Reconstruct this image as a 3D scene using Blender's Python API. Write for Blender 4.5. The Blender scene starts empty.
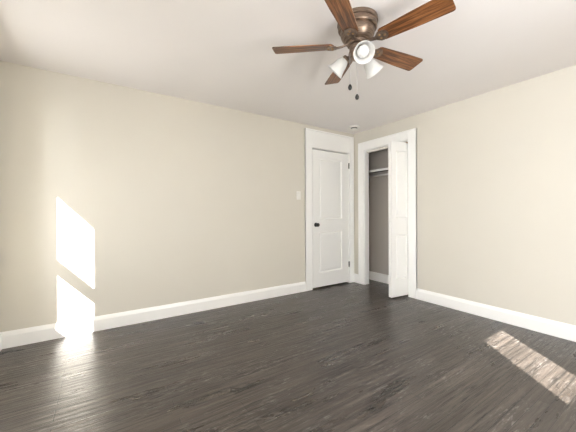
import bpy, bmesh, math, random
from math import sin, cos, pi, radians
from mathutils import Vector, Matrix

random.seed(7)
C = bpy.context.scene.collection
scene = bpy.context.scene

# ------------------------------------------------------------------ camera
cam_data = bpy.data.cameras.new('camera')
cam = bpy.data.objects.new('camera', cam_data)
C.objects.link(cam)
YAW, ROLL = 0.991228, -0.003095
fw = Vector((cos(YAW), sin(YAW), 0))
rt0 = Vector((sin(YAW), -cos(YAW), 0))
up0 = Vector((0, 0, 1))
rt = rt0 * cos(ROLL) + up0 * sin(ROLL)
up = up0 * cos(ROLL) - rt0 * sin(ROLL)
M = Matrix(((rt.x, up.x, -fw.x), (rt.y, up.y, -fw.y), (rt.z, up.z, -fw.z)))
cam.matrix_world = Matrix.Translation((-3.497, -3.348, 1.1404)) @ M.to_4x4()
cam_data.sensor_width = 36.0
cam_data.sensor_fit = 'HORIZONTAL'
cam_data.lens = 284.68 * 36.0 / 576.0
cam_data.shift_y = -2.87 / 576.0
cam_data.clip_start = 0.02
scene.camera = cam

# ------------------------------------------------------------------ light
SKY = 6.5
SUN = 11.5
world = bpy.data.worlds.new('sky')
scene.world = world
world.use_nodes = True
wn, wl = world.node_tree.nodes, world.node_tree.links
bg = wn['Background']
tc = wn.new('ShaderNodeTexCoord')
sx = wn.new('ShaderNodeSeparateXYZ')
cr = wn.new('ShaderNodeValToRGB')
cr.color_ramp.elements[0].position = 0.47
cr.color_ramp.elements[0].color = (0.42, 0.40, 0.36, 1)
cr.color_ramp.elements[1].position = 0.56
cr.color_ramp.elements[1].color = (0.93, 0.965, 1.0, 1)
mr = wn.new('ShaderNodeMapRange')
mr.inputs['From Min'].default_value = -1
mr.inputs['From Max'].default_value = 1
wl.new(tc.outputs['Generated'], sx.inputs[0])
wl.new(sx.outputs['Z'], mr.inputs['Value'])
wl.new(mr.outputs[0], cr.inputs[0])
wl.new(cr.outputs[0], bg.inputs['Color'])
bg.inputs['Strength'].default_value = 0.3

sun_data = bpy.data.lights.new('sun', 'SUN')
sun_data.energy = SUN
sun_data.angle = radians(0.5)
sun_data.color = (1.0, 0.965, 0.90)
sun = bpy.data.objects.new('sun', sun_data)
C.objects.link(sun)
SUN_DIR = Vector((1.0, 1.25, -1.1)).normalized()
sun.rotation_euler = SUN_DIR.to_track_quat('-Z', 'Y').to_euler()
sun.location = (-8, -9, 7)

scene.view_settings.view_transform = 'Standard'
scene.view_settings.look = 'None'
scene.view_settings.gamma = 1.0
scene.view_settings.use_curve_mapping = False
scene.view_settings.exposure = 2.15
scene.cycles.use_denoising = True
scene.cycles.denoising_prefilter = 'NONE'
scene.cycles.max_bounces = 16
scene.cycles.diffuse_bounces = 12
scene.cycles.sample_clamp_indirect = 20
scene.cycles.caustics_reflective = False

# room: corner of the two seen walls at the origin
H = 2.44
XW, YW = -4.22, -4.18       # inner faces of the two walls behind the camera
TH = 0.2                    # outer wall thickness
# windows (sun side openings): along y on the x = XW wall, along x on the y = YW wall
W1A, W1B = -1.0745, -0.456
W2A, W2B = -2.417, -1.846
# made-up doorway and landing behind the camera, added to let in fill light
HY0, HY1, HZ = -4.05, -2.95, 2.25
HX = -5.4
W4A, W4B = -4.35, -2.86
WZ0, WZ1 = 0.45, 1.965


def daylight(name, loc, direction, sx_, sy_, level):
    """sky light entering one window or the added landing opening: an area light that fills the opening from outside."""
    d = bpy.data.lights.new(name, 'AREA')
    d.shape = 'RECTANGLE'
    d.size, d.size_y = sx_, sy_
    o = bpy.data.objects.new(name, d)
    C.objects.link(o)
    o.location = loc
    o.rotation_euler = Vector(direction).to_track_quat('-Z', 'Z').to_euler()
    d.energy = level * pi * sx_ * sy_
    d.color = (0.97, 0.98, 1.0)
    return o


daylight('opening_sky_fill', (XW - TH - 0.02, (W1A + W1B) / 2, (WZ0 + WZ1) / 2), (1, 0, 0), W1B - W1A, WZ1 - WZ0, 0.5 * SKY)
daylight('opening_sky_fill', ((W2A + W2B) / 2, YW - TH - 0.02, (WZ0 + WZ1) / 2), (0, 1, 0), W2B - W2A, WZ1 - WZ0, SKY)

daylight('opening_sky_fill', (HX - 0.12, (W4A + W4B) / 2, (0.1 + 2.3) / 2), (1, 0, 0), W4B - W4A, 2.2, SKY)  # added light outside the made-up landing, fill for the far wall

# ------------------------------------------------------------------ materials
def new_mat(name):
    m = bpy.data.materials.new(name)
    m.use_nodes = True
    nt = m.node_tree
    return m, nt.nodes, nt.links, nt.nodes['Principled BSDF']


def noise(n, l, vec, scale, detail=4, rough=0.55, dist=0.0):
    t = n.new('ShaderNodeTexNoise')
    t.inputs['Scale'].default_value = scale
    t.inputs['Detail'].default_value = detail
    t.inputs['Roughness'].default_value = rough
    t.inputs['Distortion'].default_value = dist
    if vec is not None:
        l.new(vec, t.inputs['Vector'])
    return t


def mapping(n, l, out, scale):
    mp = n.new('ShaderNodeMapping')
    mp.inputs['Scale'].default_value = scale
    l.new(out, mp.inputs['Vector'])
    return mp.outputs[0]


def ramp(n, l, fac, stops):
    r = n.new('ShaderNodeValToRGB')
    e = r.color_ramp.elements
    while len(e) < len(stops):
        e.new(0.5)
    for el, (p, c) in zip(e, stops):
        el.position = p
        el.color = c if len(c) == 4 else (*c, 1)
    l.new(fac, r.inputs[0])
    return r.outputs[0]


def mix(n, l, fac, a, b, mode='MIX'):
    m = n.new('ShaderNodeMix')
    m.data_type = 'RGBA'
    m.blend_type = mode
    for sock, v in ((m.inputs[0], fac), (m.inputs[6], a), (m.inputs[7], b)):
        if hasattr(v, 'links'):
            l.new(v, sock)
        elif isinstance(v, (int, float)):
            sock.default_value = v
        else:
            sock.default_value = (*v, 1)
    return m.outputs[2]


def bump(n, l, height, strength, dist, normal=None):
    b = n.new('ShaderNodeBump')
    b.inputs['Strength'].default_value = strength
    b.inputs['Distance'].default_value = dist
    l.new(height, b.inputs['Height'])
    if normal is not None:
        l.new(normal, b.inputs['Normal'])
    return b.outputs[0]


def paint(name, col, rough, bump_s=0.08, scale=220, var=0.03):
    m, n, l, p = new_mat(name)
    t = n.new('ShaderNodeTexCoord')
    big = noise(n, l, t.outputs['Object'], 1.3, 3)
    c = mix(n, l, big.outputs[0], tuple(x * (1 - var) for x in col), tuple(min(1, x * (1 + var)) for x in col))
    l.new(c, p.inputs['Base Color'])
    p.inputs['Roughness'].default_value = rough
    fine = noise(n, l, t.outputs['Object'], scale, 2)
    l.new(bump(n, l, fine.outputs[0], bump_s, 0.002), p.inputs['Normal'])
    return m


def plain(name, col, rough, metallic=0.0):
    m, n, l, p = new_mat(name)
    t = n.new('ShaderNodeTexCoord')
    nz = noise(n, l, t.outputs['Object'], 30, 3)
    c = mix(n, l, nz.outputs[0], tuple(x * 0.94 for x in col), tuple(min(1, x * 1.05) for x in col))
    l.new(c, p.inputs['Base Color'])
    p.inputs['Roughness'].default_value = rough
    p.inputs['Metallic'].default_value = metallic
    return m


MAT_WALL = paint('beige_wall_paint', (0.665, 0.636, 0.566), 0.55)
MAT_CEIL = paint('ceiling_paint', (0.84, 0.81, 0.80), 0.8)
MAT_CLOSET_SHADE = paint('wall_paint_closet_shade', (0.46, 0.43, 0.40), 0.6)  # wall paint darkened: the closet's shade is put into the colour
MAT_TRIM = paint('white_trim_paint', (0.91, 0.91, 0.895), 0.3, 0.04, 90, 0.01)
MAT_DOOR = paint('white_door_paint', (0.89, 0.89, 0.875), 0.33, 0.05, 70, 0.01)
MAT_PLASTIC = plain('white_plastic', (0.86, 0.84, 0.80), 0.35)
MAT_BLACK = plain('oil_rubbed_black_metal', (0.012, 0.011, 0.010), 0.45, 0.0)
MAT_DARKPLASTIC = plain('dark_grille', (0.12, 0.11, 0.11), 0.5)
MAT_CHROME = plain('brushed_steel', (0.72, 0.72, 0.74), 0.3, 0.9)
MAT_SHELF_SHADE = plain('shelf_board_shade', (0.05, 0.045, 0.04), 0.6)  # near-black colour stands in for the shade under the shelf
MAT_BRASS = plain('aged_brass', (0.38, 0.24, 0.13), 0.4, 0.8)


def bronze_material():
    m, n, l, p = new_mat('antique_bronze')
    t = n.new('ShaderNodeTexCoord')
    v = mapping(n, l, t.outputs['Object'], (1, 1, 14))
    nz = noise(n, l, v, 18, 4)
    c = ramp(n, l, nz.outputs[0], [(0.3, (0.13, 0.095, 0.072)), (0.7, (0.33, 0.245, 0.185))])
    l.new(c, p.inputs['Base Color'])
    p.inputs['Metallic'].default_value = 0.85
    p.inputs['Roughness'].default_value = 0.36
    return m


def blade_wood():
    m, n, l, p = new_mat('walnut_blade_wood')
    t = n.new('ShaderNodeTexCoord')
    v = mapping(n, l, t.outputs['Object'], (1.6, 26, 26))
    g = noise(n, l, v, 2.2, 8, 0.62, 0.6)
    c = ramp(n, l, g.outputs[0], [(0.34, (0.022, 0.009, 0.004)), (0.46, (0.13, 0.048, 0.016)),
                                  (0.56, (0.25, 0.10, 0.034)), (0.72, (0.40, 0.19, 0.075))])
    l.new(c, p.inputs['Base Color'])
    p.inputs['Roughness'].default_value = 0.33
    l.new(bump(n, l, g.outputs[0], 0.12, 0.001), p.inputs['Normal'])
    return m


def shade_glass():
    m, n, l, p = new_mat('frosted_white_glass')
    out = n['Material Output']
    p.inputs['Base Color'].default_value = (0.86, 0.86, 0.85, 1)
    p.inputs['Roughness'].default_value = 0.25
    tr = n.new('ShaderNodeBsdfTranslucent')
    tr.inputs['Color'].default_value = (0.86, 0.86, 0.85, 1)
    mx = n.new('ShaderNodeMixShader')
    mx.inputs[0].default_value = 0.5
    l.new(p.outputs[0], mx.inputs[1])
    l.new(tr.outputs[0], mx.inputs[2])
    l.new(mx.outputs[0], out.inputs['Surface'])
    return m


def bulb_mat():
    m, n, l, p = new_mat('white_bulb')
    p.inputs['Base Color'].default_value = (0.58, 0.58, 0.57, 1)
    p.inputs['Roughness'].default_value = 0.6
    p.inputs['Emission Color'].default_value = (1.0, 0.95, 0.88, 1)
    p.inputs['Emission Strength'].default_value = 0.02  # faint glow left on a switched-off bulb
    return m


def pane_mat():
    m, n, l, p = new_mat('clear_window_glass')
    out = n['Material Output']
    t = n.new('ShaderNodeBsdfTransparent')
    g = n.new('ShaderNodeBsdfGlossy')
    g.inputs['Roughness'].default_value = 0.02
    mx = n.new('ShaderNodeMixShader')
    mx.inputs[0].default_value = 0.05
    l.new(t.outputs[0], mx.inputs[1])
    l.new(g.outputs[0], mx.inputs[2])
    l.new(mx.outputs[0], out.inputs['Surface'])
    return m


def floor_mat():
    m, n, l, p = new_mat('dark_scraped_hardwood')
    t = n.new('ShaderNodeTexCoord')
    O = t.outputs['Object']
    # gentle waviness of the board edges
    wob = noise(n, l, mapping(n, l, O, (1.2, 1.2, 1)), 1.6, 3)
    wv = n.new('ShaderNodeVectorMath'); wv.operation = 'SCALE'
    wv.inputs['Scale'].default_value = 0.008
    l.new(wob.outputs['Color'], wv.inputs[0])
    ad = n.new('ShaderNodeVectorMath'); ad.operation = 'ADD'
    l.new(O, ad.inputs[0]); l.new(wv.outputs[0], ad.inputs[1])
    br = n.new('ShaderNodeTexBrick')
    br.offset = 0.37
    br.offset_frequency = 3
    br.inputs['Scale'].default_value = 1.0
    br.inputs['Brick Width'].default_value = 0.93
    br.inputs['Row Height'].default_value = 0.058
    br.inputs['Mortar Size'].default_value = 0.0026
    br.inputs['Mortar Smooth'].default_value = 0.35
    br.inputs['Color1'].default_value = (0, 0, 0, 1)
    br.inputs['Color2'].default_value = (1, 1, 1, 1)
    br.inputs['Mortar'].default_value = (0.5, 0.5, 0.5, 1)
    l.new(ad.outputs[0], br.inputs['Vector'])
    grain = noise(n, l, mapping(n, l, ad.outputs[0], (0.9, 22, 1)), 2.0, 6, 0.66, 0.3)
    mott = noise(n, l, mapping(n, l, O, (0.9, 3.5, 1)), 2.0, 5, 0.6)
    board = ramp(n, l, br.outputs['Color'], [(0.0, (0.054, 0.0445, 0.038)), (1.0, (0.080, 0.067, 0.058))])
    gr = ramp(n, l, grain.outputs[0], [(0.30, (0.22, 0.21, 0.20)), (0.44, (0.8, 0.8, 0.8)), (0.56, (1.1, 1.1, 1.1)), (0.70, (1.7, 1.68, 1.65))])
    c = mix(n, l, 1.0, board, gr, 'MULTIPLY')
    mo = ramp(n, l, mott.outputs[0], [(0.3, (0.82, 0.81, 0.80)), (0.7, (1.2, 1.19, 1.18))])
    c = mix(n, l, 1.0, c, mo, 'MULTIPLY')
    # black scraped gouges along the grain
    gouge = noise(n, l, mapping(n, l, O, (2.2, 30, 1)), 2.6, 5, 0.6)
    area = noise(n, l, mapping(n, l, O, (1, 2.5, 1)), 1.7, 3)
    gmul = n.new('ShaderNodeMath'); gmul.operation = 'MULTIPLY'
    gm = ramp(n, l, gouge.outputs[0], [(0.545, (0, 0, 0)), (0.62, (1, 1, 1))])
    am = ramp(n, l, area.outputs[0], [(0.42, (0, 0, 0)), (0.60, (1, 1, 1))])
    l.new(gm, gmul.inputs[0]); l.new(am, gmul.inputs[1])
    c = mix(n, l, gmul.outputs[0], c, (0.012, 0.010, 0.009))
    # pale scuffs worn through the stain
    sc = noise(n, l, mapping(n, l, O, (4, 26, 1)), 3.0, 6, 0.7, 0.6)
    ar2 = noise(n, l, mapping(n, l, O, (1, 2.4, 1)), 1.9, 4)
    sm = ramp(n, l, sc.outputs[0], [(0.54, (0, 0, 0)), (0.63, (0.85, 0.85, 0.85))])
    sa = ramp(n, l, ar2.outputs[0], [(0.47, (0, 0, 0)), (0.58, (1, 1, 1))])
    smul = n.new('ShaderNodeMath'); smul.operation = 'MULTIPLY'
    l.new(sm, smul.inputs[0]); l.new(sa, smul.inputs[1])
    c = mix(n, l, smul.outputs[0], c, (0.22, 0.205, 0.195))
    # seams between boards
    seam = ramp(n, l, br.outputs['Fac'], [(0.0, (0, 0, 0)), (1.0, (0.7, 0.7, 0.7))])
    c = mix(n, l, seam, c, (0.010, 0.011, 0.010))
    l.new(c, p.inputs['Base Color'])
    rr = ramp(n, l, mott.outputs[0], [(0.25, (0.22, 0.22, 0.22)), (0.75, (0.40, 0.40, 0.40))])
    l.new(rr, p.inputs['Roughness'])
    p.inputs['Specular IOR Level'].default_value = 0.5
    inv = n.new('ShaderNodeMath'); inv.operation = 'SUBTRACT'
    inv.inputs[0].default_value = 1.0
    l.new(br.outputs['Fac'], inv.inputs[1])
    wav = noise(n, l, mapping(n, l, O, (1.3, 17, 1)), 2.4, 5, 0.55)
    b1 = bump(n, l, wav.outputs[0], 0.6, 0.010)
    b2 = bump(n, l, grain.outputs[0], 0.2, 0.003, b1)
    b3 = bump(n, l, inv.outputs[0], 0.5, 0.0015, b2)
    l.new(b3, p.inputs['Normal'])
    return m


MAT_BRONZE = bronze_material()
MAT_BLADE = blade_wood()
MAT_SHADE = shade_glass()
MAT_BULB = bulb_mat()
MAT_PANE = pane_mat()
MAT_FLOOR = floor_mat()


# ------------------------------------------------------------------ helpers
def box(bm, a, b, bev=0.0):
    x0, y0, z0 = (min(a[i], b[i]) for i in range(3))
    x1, y1, z1 = (max(a[i], b[i]) for i in range(3))
    vs = [bm.verts.new(c) for c in ((x0, y0, z0), (x1, y0, z0), (x1, y1, z0), (x0, y1, z0),
                                    (x0, y0, z1), (x1, y0, z1), (x1, y1, z1), (x0, y1, z1))]
    fs = [bm.faces.new([vs[i] for i in q]) for q in ((0, 3, 2, 1), (4, 5, 6, 7), (0, 1, 5, 4), (1, 2, 6, 5), (2, 3, 7, 6), (3, 0, 4, 7))]
    if bev > 0:
        es = {e for f in fs for e in f.edges}
        bmesh.ops.bevel(bm, geom=list(es), offset=bev, segments=2, profile=0.5, affect='EDGES')


def lathe(bm, prof, seg=40, mat=None):
    """prof: list of (radius, z) from top to bottom; closes at zero radii."""
    rings = []
    for r, z in prof:
        if r < 1e-6:
            rings.append([bm.verts.new((0, 0, z))])
        else:
            rings.append([bm.verts.new((r * cos(2 * pi * k / seg), r * sin(2 * pi * k / seg), z)) for k in range(seg)])
    new = [v for r in rings for v in r]
    for a, b in zip(rings, rings[1:]):
        for k in range(seg):
            k2 = (k + 1) % seg
            if len(a) == 1 and len(b) == 1:
                continue
            if len(a) == 1:
                bm.faces.new((a[0], b[k2], b[k]))
            elif len(b) == 1:
                bm.faces.new((a[k], a[k2], b[0]))
            else:
                bm.faces.new((a[k], a[k2], b[k2], b[k]))
    if mat is not None:
        bmesh.ops.transform(bm, matrix=mat, verts=new)
    return new


def tube(bm, pts, rad, seg=10):
    pts = [Vector(p) for p in pts]
    rings = []
    for i, p in enumerate(pts):
        d = (pts[min(i + 1, len(pts) - 1)] - pts[max(i - 1, 0)]).normalized()
        a = d.cross(Vector((0, 0, 1)))
        if a.length < 1e-3:
            a = d.cross(Vector((1, 0, 0)))
        a.normalize()
        b = d.cross(a)
        r = rad[i] if isinstance(rad, (list, tuple)) else rad
        rings.append([bm.verts.new(p + a * r * cos(2 * pi * k / seg) + b * r * sin(2 * pi * k / seg)) for k in range(seg)])
    for r0, r1 in zip(rings, rings[1:]):
        for k in range(seg):
            bm.faces.new((r0[k], r0[(k + 1) % seg], r1[(k + 1) % seg], r1[k]))
    bm.faces.new(rings[0][::-1])
    bm.faces.new(rings[-1])


def prism(bm, prof, axis_from, axis_to, place):
    """sweep the 2-D profile between two stations; place(u, v, s) -> point."""
    a = [bm.verts.new(place(u, v, axis_from)) for u, v in prof]
    b = [bm.verts.new(place(u, v, axis_to)) for u, v in prof]
    k = len(prof)
    for i in range(k):
        bm.faces.new((a[i], a[(i + 1) % k], b[(i + 1) % k], b[i]))
    bm.faces.new(a[::-1])
    bm.faces.new(b)


def link(name, bm, material, parent=None, smooth=None):
    bmesh.ops.recalc_face_normals(bm, faces=bm.faces)
    me = bpy.data.meshes.new(name)
    bm.to_mesh(me)
    bm.free()
    me.materials.append(material)
    if smooth is not None:
        for f in me.polygons:
            f.use_smooth = True
        try:
            me.set_sharp_from_angle(angle=radians(smooth))
        except Exception:
            pass
    o = bpy.data.objects.new(name, me)
    C.objects.link(o)
    if parent is not None:
        o.parent = parent
    return o


def empty(name, loc, rz=0.0):
    o = bpy.data.objects.new(name, None)
    o.empty_display_size = 0.1
    o.location = loc
    o.rotation_euler = (0, 0, rz)
    C.objects.link(o)
    return o


def tag(o, label, cat, group=None, kind=None):
    o['label'] = label
    o['category'] = cat
    if group:
        o['group'] = group
    if kind:
        o['kind'] = kind
    return o


def struct(name, boxes, material, label, cat, parent=None, bev=0.0):
    bm = bmesh.new()
    for a, b in boxes:
        box(bm, a, b, bev)
    o = link(name, bm, material, parent)
    if parent is None:
        tag(o, label, cat, kind='structure')
    return o


def panel_slab(w, h, t, panels, rings):
    """door slab: u along the width, z up, front face at y = 0, back at y = t, moulded panels on the front."""
    bm = bmesh.new()
    pu0, pu1 = panels[0][0], panels[0][2]
    us = [0, pu0, pu1, w]
    vs = [0]
    for p in sorted(panels, key=lambda q: q[1]):
        vs += [p[1], p[3]]
    vs.append(h)

    def quad(*c):
        bm.faces.new([bm.verts.new(p) for p in c])

    for i in range(3):
        for j in range(len(vs) - 1):
            u0, u1, v0, v1 = us[i], us[i + 1], vs[j], vs[j + 1]
            if i == 1 and j % 2 == 1:
                prev = (0.0, 0.0)
                for ins, dep in rings:
                    a0, d0 = prev
                    o = ((u0 + a0, v0 + a0), (u1 - a0, v0 + a0), (u1 - a0, v1 - a0), (u0 + a0, v1 - a0))
                    q = ((u0 + ins, v0 + ins), (u1 - ins, v0 + ins), (u1 - ins, v1 - ins), (u0 + ins, v1 - ins))
                    for k in range(4):
                        k2 = (k + 1) % 4
                        quad((o[k][0], d0, o[k][1]), (o[k2][0], d0, o[k2][1]), (q[k2][0], dep, q[k2][1]), (q[k][0], dep, q[k][1]))
                    prev = (ins, dep)
                a0, d0 = prev
                quad((u0 + a0, d0, v0 + a0), (u1 - a0, d0, v0 + a0), (u1 - a0, d0, v1 - a0), (u0 + a0, d0, v1 - a0))
            else:
                quad((u0, 0, v0), (u1, 0, v0), (u1, 0, v1), (u0, 0, v1))
    # sides and back, meeting the front grid
    for j in range(len(vs) - 1):
        quad((0, 0, vs[j]), (0, 0, vs[j + 1]), (0, t, vs[j + 1]), (0, t, vs[j]))
        quad((w, 0, vs[j]), (w, t, vs[j]), (w, t, vs[j + 1]), (w, 0, vs[j + 1]))
    for i in range(3):
        quad((us[i], 0, 0), (us[i], t, 0), (us[i + 1], t, 0), (us[i + 1], 0, 0))
        quad((us[i], 0, h), (us[i + 1], 0, h), (us[i + 1], t, h), (us[i], t, h))
        for j in range(len(vs) - 1):
            quad((us[i], t, vs[j]), (us[i], t, vs[j + 1]), (us[i + 1], t, vs[j + 1]), (us[i + 1], t, vs[j]))
    bmesh.ops.remove_doubles(bm, verts=bm.verts, dist=1e-5)
    return bm


# ------------------------------------------------------------------ room shell
CX = 0.36                    # back face of the closet
CY0, CY1 = -1.35, 0.0        # closet sides
WT = 0.10                    # thickness of the wall with the closet
OY0, OY1, OZ = -1.01, -0.22, 2.142    # closet opening
DX0, DX1, DZ = -0.885, -0.108, 2.115  # door opening

struct('floor', [((XW - TH, YW - TH, -0.1), (CX + 0.1, 0.2, 0.0))], MAT_FLOOR,
       'dark stained hand-scraped hardwood floor of narrow planks', 'floor')
struct('ceiling', [((XW - TH, YW - TH, H), (CX + 0.1, 0.2, H + 0.1))], MAT_CEIL,
       'plain off-white painted ceiling above the whole room', 'ceiling')
# long wall with the panelled door (door recess left open)
struct('wall_left', [((XW - TH, 0, 0), (DX0, 0.2, H)), ((DX1, 0, 0), (CX + 0.1, 0.2, H)),
                     ((DX0, 0, DZ), (DX1, 0.2, H)), ((DX0, 0.12, 0), (DX1, 0.2, DZ))], MAT_WALL,
       'long beige wall that holds the white panelled door and the light switch', 'wall')
struct('wall_right', [((0, YW - TH, 0), (WT, OY0, H)), ((0, OY1, 0), (WT, 0.0, H)), ((0, OY0, OZ), (WT, OY1, H))], MAT_WALL,
       'beige wall that holds the closet opening', 'wall')
struct('wall_closet', [((CX, CY0 - 0.1, 0), (CX + 0.1, 0.0, H)), ((WT, CY0 - 0.1, 0), (CX, CY0, H)), ], MAT_CLOSET_SHADE,
       'wall inside the closet, its paint darkened for shade', 'wall')
struct('wall_rear', [((XW - TH, YW - TH, 0), (XW, HY0, H)), ((XW - TH, HY0, HZ), (XW, HY1, H)), ((XW - TH, HY1, 0), (XW, W1A, H)), ((XW - TH, W1B, 0), (XW, 0, H)),
                     ((XW - TH, W1A, 0), (XW, W1B, WZ0)), ((XW - TH, W1A, WZ1), (XW, W1B, H))], MAT_WALL,
       'beige wall behind the photographer with a double-hung window near the long wall', 'wall')
struct('wall_front', [((XW, YW - TH, 0), (W2A, YW, H)), ((W2B, YW - TH, 0), (0, YW, H)),
                      ((W2A, YW - TH, 0), (W2B, YW, WZ0)), ((W2A, YW - TH, WZ1), (W2B, YW, H))], MAT_WALL,
       'beige wall facing the door with a double-hung window at its middle', 'wall')


struct('wall_added_landing', [((HX - 0.1, YW - TH, 0), (HX, W4A, H)), ((HX - 0.1, W4B, 0), (HX, -2.74, H)), ((HX - 0.1, W4A, 2.3), (HX, W4B, H)),
                        ((HX - 0.1, W4A, 0), (HX, W4B, 0.1)), ((HX, YW - TH - 0.1, 0), (XW - TH, YW - TH, H)), ((HX, -2.84, 0), (XW - TH, -2.74, H)),
                        ((HX - 0.1, YW - TH - 0.1, H), (XW - TH, -2.74, H + 0.1))], MAT_WALL,
       'beige walls of the added, unseen landing that lets in fill light', 'wall')  # unseen landing, added only to carry fill light into the room
struct('floor_added_landing', [((HX - 0.1, YW - TH - 0.1, -0.1), (XW - TH, -2.74, 0))], MAT_FLOOR, 'dark wooden floor of the added, unseen landing', 'floor')
struct('trim_3', [((XW, HY0 - 0.1, 0), (XW + 0.018, HY0, HZ + 0.1)), ((XW, HY1, 0), (XW + 0.018, HY1 + 0.1, HZ + 0.1)), ((XW, HY0, HZ), (XW + 0.018, HY1, HZ + 0.1))], MAT_TRIM,
       'white casing around the added doorway to the unseen landing', 'door casing')


# windows: two double-hung sashes with clear panes; both stand in the outer part of the wall
def window(name, a0, a1, place, label, z_lo=WZ0, z_hi=WZ1):
    """place(a, d, z): a along the wall, d outwards from the inner wall face."""
    def bx(bm, a, d, z, bev=0.0):
        p, q = place(a[0], d[0], z[0]), place(a[1], d[1], z[1])
        box(bm, p, q, bev)
    root = empty(name, place((a0 + a1) / 2, 0, z_lo))
    tag(root, label, 'window', kind='structure')
    off = Vector(root.location)

    def part(nm, bm, mat, parent):
        bmesh.ops.translate(bm, verts=bm.verts, vec=-off)
        return link(nm, bm, mat, parent)
    bm = bmesh.new()     # casing on the room side
    cw = 0.09
    bx(bm, (a0 - cw, a0), (-0.018, 0), (z_lo - 0.02, z_hi + cw), 0.003)
    bx(bm, (a1, a1 + cw), (-0.018, 0), (z_lo - 0.02, z_hi + cw), 0.003)
    bx(bm, (a0, a1), (-0.018, 0), (z_hi, z_hi + cw), 0.003)
    bx(bm, (a0 - cw, a1 + cw), (-0.014, 0), (z_lo - 0.12, z_lo - 0.025), 0.003)
    part('window_casing', bm, MAT_TRIM, root)
    bm = bmesh.new()
    bx(bm, (a0 - cw - 0.02, a1 + cw + 0.02), (-0.04, 0.0), (z_lo - 0.025, z_lo), 0.004)
    part('window_sill', bm, MAT_TRIM, root)
    for nm, z0, z1, g0, g1, d in (('lower_sash', z_lo, 1.30, z_lo + 0.035, 1.1875, 0.15), ('upper_sash', 1.20, z_hi, 1.3245, z_hi - 0.041, 0.17)):
        bm = bmesh.new()
        s = 0.012
        bx(bm, (a0, a0 + s), (d, d + 0.02), (z0, z1))
        bx(bm, (a1 - s, a1), (d, d + 0.02), (z0, z1))
        bx(bm, (a0 + s, a1 - s), (d, d + 0.02), (z0, g0))
        bx(bm, (a0 + s, a1 - s), (d, d + 0.02), (g1, z1))
        sash = part(nm, bm, MAT_TRIM, root)
        bm = bmesh.new()
        bx(bm, (a0 + s, a1 - s), (d + 0.008, d + 0.012), (g0, g1))
        part('window_pane', bm, MAT_PANE, sash)
    return root


window('window_1', W1A, W1B, lambda a, d, z: (XW - d, a, z), 'white double-hung window in the wall behind, beside the long wall')
window('window_2', W2A, W2B, lambda a, d, z: (a, YW - d, z), 'white double-hung window in the wall opposite the panelled door')
# ------------------------------------------------------------------ baseboards
BB = [(0, 0), (0.016, 0), (0.016, 0.105), (0.012, 0.118), (0.009, 0.128), (0.004, 0.14), (0, 0.14)]


def baseboard(name, s0, s1, place, label):
    bm = bmesh.new()
    prism(bm, BB, s0, s1, place)
    o = link(name, bm, MAT_TRIM)
    return tag(o, label, 'baseboard', kind='structure')


baseboard('baseboard_left', XW, -1.006, lambda u, v, s: (s, -u, v), 'white baseboard along the foot of the long beige wall')
baseboard('baseboard_right', YW, -1.126, lambda u, v, s: (-u, s, v), 'white baseboard along the beige wall beside the closet')
baseboard('baseboard_corner', -0.114, -0.0, lambda u, v, s: (-u, s, v), 'short white baseboard in the corner between door and closet')
baseboard('baseboard_closet', CY0, -0.0, lambda u, v, s: (CX - u, s, v), 'white baseboard at the back of the closet')
baseboard('baseboard_rear', HY1 + 0.1, -0.016, lambda u, v, s: (XW + u, s, v), 'white baseboard under the window behind, beside the long wall')
baseboard('baseboard_front', XW + 0.016, -0.016, lambda u, v, s: (s, YW + u, v), 'white baseboard under the window opposite the door')

# ------------------------------------------------------------------ panelled door with its casing
trim1 = empty('trim_1', (-0.5, 0, 0))
tag(trim1, 'white casing around the panelled door with a tall header board', 'door casing', kind='structure')


def trim_part(name, boxes, root, bev=0.003):
    bm = bmesh.new()
    for a, b in boxes:
        box(bm, a, b, bev)
    bmesh.ops.translate(bm, verts=bm.verts, vec=-Vector(root.location))
    return link(name, bm, MAT_TRIM, root)


trim_part('side_casing', [((-1.008, -0.016, 0), (-0.885, 0, 2.385)), ((-1.008, -0.024, 0), (-0.985, 0, 2.385))], trim1)
trim_part('side_casing', [((-0.108, -0.016, 0), (-0.022, 0, 2.385)), ((-0.04, -0.022, 0), (-0.018, 0, 2.385))], trim1)
trim_part('header_board', [((-0.885, -0.014, 2.118), (-0.108, 0, 2.362)), ((-0.985, -0.022, 2.362), (-0.04, 0, 2.385))], trim1)
trim_part('door_jamb', [((DX0, 0, 0), (DX0 + 0.014, 0.118, DZ)), ((DX1 - 0.011, 0, 0), (DX1, 0.118, DZ)),
                        ((DX0 + 0.014, 0, DZ - 0.006), (DX1 - 0.011, 0.118, DZ))], trim1, 0.0)

RINGS = [(0.006, 0.006), (0.016, 0.014), (0.024, 0.014), (0.034, 0.007), (0.055, 0.005)]
DW, DH = 0.744, 2.072
door = empty('door_1', (-0.867, 0.0, 0.022))
tag(door, 'closed white two-panel door with a black knob', 'door', kind='structure')
bm = panel_slab(DW, DH, 0.036, [(0.128, 0.215, 0.60, 0.832), (0.128, 1.028, 0.60, 1.953)], RINGS)
link('door_slab', bm, MAT_DOOR, door)
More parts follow.
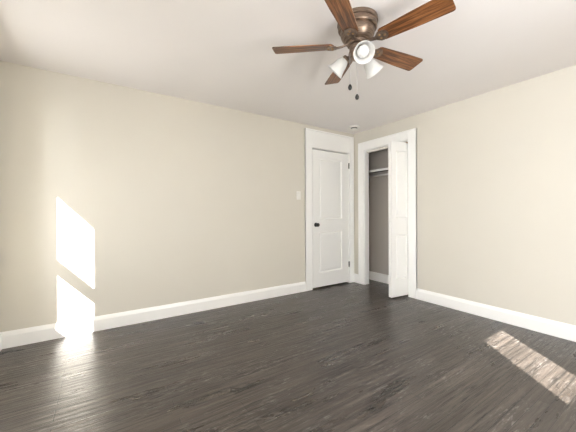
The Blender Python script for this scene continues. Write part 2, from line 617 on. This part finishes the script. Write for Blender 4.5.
# knob: rose, neck and ball
bm = bmesh.new()
Rm = Matrix.Rotation(radians(90), 4, 'X')
lathe(bm, [(0, 0), (0.031, 0.0), (0.032, 0.004), (0.026, 0.009), (0.011, 0.012), (0.010, 0.03), (0.018, 0.036),
           (0.027, 0.044), (0.029, 0.054), (0.024, 0.064), (0.012, 0.069), (0, 0.070)], 28,
      Matrix.Translation((0.060, 0, 0.942)) @ Rm)
link('door_knob', bm, MAT_BLACK, door, 40)
bm = bmesh.new()
box(bm, (-0.0005, 0.004, 0.915), (0.0022, 0.03, 0.975))
link('latch_plate', bm, MAT_BLACK, door)
for z in (0.283, 1.885):
    bm = bmesh.new()
    tube(bm, [(DW + 0.004, -0.007, z - 0.045), (DW + 0.004, -0.007, z + 0.045)], 0.0085, 12)
    box(bm, (DW - 0.004, -0.004, z - 0.044), (DW + 0.012, 0.002, z + 0.044))
    link('hinge', bm, MAT_BLACK, door)

# ------------------------------------------------------------------ closet opening
trim2 = empty('trim_2', (0, -0.6, 0))
tag(trim2, 'white casing around the closet opening', 'door casing', kind='structure')
CO0, CO1 = -1.126, -0.114
trim_part('side_casing', [((-0.018, OY1 - 0.004, 0), (0, CO1, 2.262)), ((-0.024, CO1 - 0.02, 0), (0, CO1, 2.262))], trim2)
trim_part('side_casing', [((-0.018, CO0, 0), (0, OY0 + 0.004, 2.262)), ((-0.024, CO0, 0), (0, CO0 + 0.02, 2.262))], trim2)
trim_part('header_casing', [((-0.018, OY0 + 0.004, OZ - 0.004), (0, OY1 - 0.004, 2.262)), ((-0.024, CO0 + 0.02, 2.242), (0, CO1 - 0.02, 2.262))], trim2)
trim_part('closet_jamb', [((0, OY1 - 0.012, 0), (WT, OY1, OZ)), ((0, OY0, 0), (WT, OY0 + 0.012, OZ)),
                          ((0, OY0 + 0.012, OZ - 0.014), (WT, OY1 - 0.012, OZ))], trim2, 0.0)
bm = bmesh.new()
box(bm, (0.045, OY0 + 0.012, OZ - 0.044), (0.075, OY1 - 0.012, OZ - 0.014))
bmesh.ops.translate(bm, verts=bm.verts, vec=-Vector(trim2.location))
link('door_track', bm, MAT_PLASTIC, trim2)

# bifold door: two leaves folded together, standing out into the room
LW, LH, LT = 0.370, 2.075, 0.024
P = Vector((0.066, -0.989, 0.02))
F = Vector((-0.300, -0.956, 0.02))
bif = empty('door_2', P)
tag(bif, 'narrow white bifold closet door folded open beside the closet', 'door', kind='structure')
dirv = (P - F); ang = math.atan2(dirv.y, dirv.x)
bm = panel_slab(LW, LH, LT, [(0.085, 0.23, LW - 0.07, 0.83), (0.085, 1.055, LW - 0.07, 1.955)], [(0.004, 0.005), (0.011, 0.0125), (0.019, 0.0125), (0.027, 0.005), (0.04, 0.004)])
lf = link('pivot_leaf', bm, MAT_DOOR, bif)
lf.location = F - P
lf.rotation_euler = (0, 0, ang)
# second leaf behind the first, panelled face turned away
bm = panel_slab(LW, LH, LT, [(0.07, 0.23, LW - 0.085, 0.83), (0.07, 1.055, LW - 0.085, 1.955)], [(0.004, 0.005), (0.011, 0.0125), (0.019, 0.0125), (0.027, 0.005), (0.04, 0.004)])
lf2 = link('guide_leaf', bm, MAT_DOOR, bif)
G = Vector((F.x + 0.006, F.y + 2 * LT + 0.004, 0.02))
ang2 = radians(4.5)
lf2.rotation_euler = (0, 0, ang2 + pi)
lf2.location = G + Vector((cos(ang2) * LW, sin(ang2) * LW, 0)) - P
for z in (0.25, 1.03, 1.85):
    bm = bmesh.new()
    tube(bm, [(0, 0, z - 0.03), (0, 0, z + 0.03)], 0.004, 10)
    hg = link('fold_hinge', bm, MAT_CHROME, bif)
    hg.location = Vector((F.x + 0.006, F.y + LT + 0.002, 0.02)) - P
bm = bmesh.new()
tube(bm, [(-0.03, 0.008, LH), (-0.03, 0.008, LH + 0.022)], 0.005, 10)
link('pivot_pin', bm, MAT_BRASS, bif)
bm = bmesh.new()
box(bm, (-0.006, OY0 + 0.012, OZ - 0.052), (0.04, OY0 + 0.03, OZ - 0.044))
box(bm, (-0.008, OY0 + 0.010, OZ - 0.047), (0.006, OY0 + 0.05, OZ - 0.038))
bmesh.ops.translate(bm, verts=bm.verts, vec=-Vector(trim2.location))
link('pivot_bracket', bm, MAT_BRASS, trim2)

# closet shelf and hanging rod
sh = empty('closet_shelf', (0.27, -0.68, 1.815))
tag(sh, 'shade-darkened shelf with a white front edge across the open closet, above the hanging rod', 'shelf')
bm = bmesh.new(); box(bm, (-0.08, CY0 + 0.68, 0), (CX - 0.27, 0.68, 0.02), 0.002); link('shelf_board', bm, MAT_SHELF_SHADE, sh)
bm = bmesh.new(); box(bm, (-0.088, CY0 + 0.68, -0.012), (-0.07, 0.68, 0.022), 0.002); link('front_lip', bm, MAT_TRIM, sh)
bm = bmesh.new(); box(bm, (CX - 0.27 - 0.018, CY0 + 0.68, -0.085), (CX - 0.27, 0.68, 0), 0.002); link('wall_cleat', bm, MAT_CLOSET_SHADE, sh)
rd = empty('hanging_rod', (0.225, -0.68, 1.742))
tag(rd, 'pale metal clothes rod under the closet shelf', 'clothes rod')
bm = bmesh.new(); tube(bm, [(0, CY0 + 0.68, 0), (0, 0.68, 0)], 0.0165, 20); link('rod', bm, MAT_CHROME, rd, 40)
for y in (CY0 + 0.68, 0.68 - 0.012):
    bm = bmesh.new()
    lathe(bm, [(0, 0), (0.03, 0), (0.03, 0.008), (0.02, 0.012), (0, 0.012)], 24, Matrix.Translation((0, y + 0.012, 0)) @ Rm)
    link('rod_socket', bm, MAT_CHROME, rd, 40)

# ------------------------------------------------------------------ light switch
sw = empty('light_switch', (-1.126, 0, 1.394))
tag(sw, 'small off-white rocker light switch on the beige wall beside the door', 'light switch')
bm = bmesh.new(); box(bm, (-0.037, -0.007, -0.06), (0.037, 0, 0.06), 0.003); link('wall_plate', bm, MAT_PLASTIC, sw)
bm = bmesh.new()
prism(bm, [(0.0, -0.034), (0.009, -0.034), (0.0115, 0.0), (0.013, 0.034), (0.0, 0.034)], -0.0165, 0.0165, lambda u, v, s: (s, -u, v))
link('rocker', bm, MAT_PLASTIC, sw)
for z in (-0.048, 0.048):
    bm = bmesh.new()
    lathe(bm, [(0, 0), (0.0035, 0), (0.0035, 0.008), (0, 0.0085)], 12, Matrix.Translation((0, 0, z)) @ Rm)
    link('plate_screw', bm, MAT_CHROME, sw)

# ------------------------------------------------------------------ smoke detector on the ceiling
sd = empty('smoke_detector', (-0.318, -0.313, H))
sd.scale = (1.15, 1.15, 1.15)
tag(sd, 'round white smoke detector on the ceiling near the corner of the room', 'smoke detector')
bm = bmesh.new(); lathe(bm, [(0, 0), (0.066, 0), (0.066, -0.016), (0.060, -0.020), (0, -0.020)], 36); link('base_plate', bm, MAT_PLASTIC, sd, 30)
bm = bmesh.new(); lathe(bm, [(0, -0.020), (0.042, -0.020), (0.042, -0.036), (0, -0.036)], 36); link('vent_ring', bm, MAT_DARKPLASTIC, sd, 30)
bm = bmesh.new(); lathe(bm, [(0, -0.036), (0.046, -0.036), (0.046, -0.041), (0.040, -0.046), (0, -0.048)], 36); link('cover', bm, MAT_PLASTIC, sd, 30)

# ------------------------------------------------------------------ ceiling fan
FX, FY = -2.046, -1.996
ZB = -0.168                  # blade plane below the ceiling
R_TIP = 0.58
fan = empty('ceiling_fan', (FX, FY, H))
tag(fan, 'bronze ceiling fan with five brown wooden blades and three white glass lamp shades', 'ceiling fan')
bm = bmesh.new()
lathe(bm, [(0, 0), (0.1325, 0), (0.134, -0.006), (0.134, -0.026), (0.128, -0.030), (0, -0.030)], 56)
link('mounting_canopy', bm, MAT_BRONZE, fan, 28)
bm = bmesh.new()
lathe(bm, [(0, -0.030), (0.125, -0.030), (0.129, -0.034), (0.129, -0.058), (0.124, -0.064), (0.112, -0.066), (0.112, -0.070),
           (0.114, -0.076), (0.113, -0.095), (0.106, -0.115), (0.094, -0.132), (0.080, -0.143), (0.072, -0.147), (0, -0.147)], 56)
link('motor_housing', bm, MAT_BRONZE, fan, 28)
bm = bmesh.new()
lathe(bm, [(0, -0.147), (0.064, -0.147), (0.068, -0.151), (0.068, -0.166), (0.062, -0.171), (0, -0.173)], 48)
link('flywheel', bm, MAT_BRONZE, fan, 28)
bm = bmesh.new()
lathe(bm, [(0, -0.173), (0.05, -0.173), (0.054, -0.178), (0.054, -0.215), (0.060, -0.220), (0.060, -0.238), (0.05, -0.250), (0.03, -0.258), (0.012, -0.262), (0.010, -0.272), (0, -0.275)], 44)
link('switch_housing', bm, MAT_BRONZE, fan, 28)


def blade_outline():
    """half widths along the blade, rounded root and clipped tip; local x from the hub axis outwards."""
    r0, r1 = 0.155, R_TIP
    pts = []
    w0, w1 = 0.050, 0.0665
    # root arc
    for k in range(7):
        a = pi / 2 + pi * k / 6
        pts.append((r0 + 0.028 + 0.028 * cos(a), w0 * sin(a)))
    # lower edge towards the tip
    rc = 0.018
    pts.append((0.40, -(w0 + (w1 - w0) * 0.75)))
    xa, ya = r1, -w1
    for k in range(6):
        a = -pi / 2 + (pi / 2) * k / 5
        pts.append((xa - rc + rc * cos(a), ya + rc + rc * sin(a)))
    for k in range(6):
        a = (pi / 2) * k / 5
        pts.append((xa - rc + rc * cos(a), -ya - rc + rc * sin(a)))
    pts.append((0.40, (w0 + (w1 - w0) * 0.75)))
    return pts


def build_blade():
    bm = bmesh.new()
    t = 0.0055
    o = blade_outline()
    lo = [bm.verts.new((x, y, -t / 2)) for x, y in o]
    hi = [bm.verts.new((x, y, t / 2)) for x, y in o]
    k = len(o)
    for i in range(k):
        bm.faces.new((lo[i], lo[(i + 1) % k], hi[(i + 1) % k], hi[i]))
    bm.faces.new(lo[::-1]); bm.faces.new(hi)
    return bm


def build_iron():
    """bracket: flat arm from the flywheel, widening to an oval medallion under the blade."""
    bm = bmesh.new()
    st = [(0.060, 0.014, 0.012), (0.085, 0.011, 0.004), (0.110, 0.010, -0.004), (0.135, 0.013, -0.008), (0.148, 0.026, -0.008),
          (0.160, 0.036, -0.0075), (0.176, 0.039, -0.0075), (0.194, 0.035, -0.0075), (0.208, 0.024, -0.0075), (0.216, 0.008, -0.0075)]
    t = 0.0042
    rings = []
    for x, w, z in st:
        rings.append([bm.verts.new((x, -w, z - t)), bm.verts.new((x, w, z - t)), bm.verts.new((x, w, z + t)), bm.verts.new((x, -w, z + t))])
    for a, b in zip(rings, rings[1:]):
        for k in range(4):
            bm.faces.new((a[k], a[(k + 1) % 4], b[(k + 1) % 4], b[k]))
    bm.faces.new(rings[0][::-1]); bm.faces.new(rings[-1])
    return bm


def build_screw(x, y):
    bm = bmesh.new()
    lathe(bm, [(0, 0.002), (0.008, 0.001), (0.0085, -0.003), (0.005, -0.0065), (0, -0.0075)], 14, Matrix.Translation((x, y, -0.0105)))
    return bm


PHI = 281.7
PITCH = radians(-12)
TILT_UP = (-0.4, 0.0, 0.3, 2.0, 0.0)   # slight warp of each blade, degrees
b0 = link('blade', build_blade(), MAT_BLADE, fan)
i0 = link('blade_iron', build_iron(), MAT_BRONZE, b0, 50)
s_protos = [link('screw', build_screw(x, y), MAT_BRASS, b0, 40) for x, y in ((0.166, -0.015), (0.166, 0.015), (0.195, 0.0))]
blades = [b0]
for k in range(1, 5):
    b = b0.copy(); C.objects.link(b); b.parent = fan
    for ch in [i0] + s_protos:
        c = ch.copy(); C.objects.link(c); c.parent = b
    blades.append(b)
for k, b in enumerate(blades):
    b.location = (0, 0, ZB)
    b.rotation_euler = (Matrix.Rotation(radians(PHI + 72 * k), 3, 'Z') @ Matrix.Rotation(radians(-TILT_UP[k]), 3, 'Y') @ Matrix.Rotation(PITCH, 3, 'X')).to_euler()

# light kit: three arms, bell shades with bulbs
shade_prof_out = [(0.021, 0.0), (0.026, -0.004), (0.034, -0.016), (0.041, -0.035), (0.046, -0.058), (0.052, -0.080), (0.060, -0.096), (0.066, -0.104)]
shade_prof = shade_prof_out + [(0.0665, -0.1055), (0.064, -0.1055)] + [(r - 0.0035, z - 0.0005) for r, z in shade_prof_out[-2::-1]]
LAMP_AZ, TILT = 237.0, radians(48)
for k in range(3):
    az = radians(LAMP_AZ + 120 * k)
    h = Vector((cos(az), sin(az), 0))
    neck = h * 0.080 + Vector((0, 0, -0.232))
    bm = bmesh.new()
    tube(bm, [h * 0.045 + Vector((0, 0, -0.232)), h * 0.062 + Vector((0, 0, -0.231)), h * 0.074 + Vector((0, 0, -0.228)), h * 0.086 + Vector((0, 0, -0.238))], 0.009, 12)
    Tm = Matrix.Translation(neck) @ Matrix.Rotation(az, 4, 'Z') @ Matrix.Rotation(-TILT, 4, 'Y')
    lathe(bm, [(0, 0.012), (0.016, 0.012), (0.022, 0.006), (0.024, -0.006), (0.024, -0.016), (0, -0.016)], 24, Tm)
    arm = link('lamp_arm', bm, MAT_BRONZE, fan, 40)
    bm = bmesh.new()
    lathe(bm, shade_prof, 40, Tm @ Matrix.Translation((0, 0, -0.008)))
    link('lamp_shade', bm, MAT_SHADE, arm, 50)
    bm = bmesh.new()
    lathe(bm, [(0, -0.012), (0.012, -0.014), (0.014, -0.03), (0.022, -0.046), (0.033, -0.066), (0.0375, -0.082), (0.036, -0.096), (0.027, -0.110), (0.014, -0.117), (0, -0.119)], 26, Tm)
    link('light_bulb', bm, MAT_BULB, arm, 60)

# pull chains with dark fobs
cr_ = Vector((sin(YAW), -cos(YAW), 0))
for off, zend in ((-0.058, -0.465), (-0.011, -0.53)):
    d = cr_ * off - fw * 0.03
    bm = bmesh.new()
    tube(bm, [Vector((d.x, d.y, -0.235)), Vector((d.x, d.y, zend + 0.02))], 0.0014, 6)
    ch = link('pull_chain', bm, MAT_CHROME, fan)
    bm = bmesh.new()
    lathe(bm, [(0, zend + 0.024), (0.005, zend + 0.02), (0.011, zend + 0.010), (0.0135, zend), (0.010, zend - 0.011), (0.004, zend - 0.016), (0, zend - 0.017)], 20, Matrix.Translation((d.x, d.y, 0)))
    link('chain_fob', bm, MAT_BLACK, ch, 50)
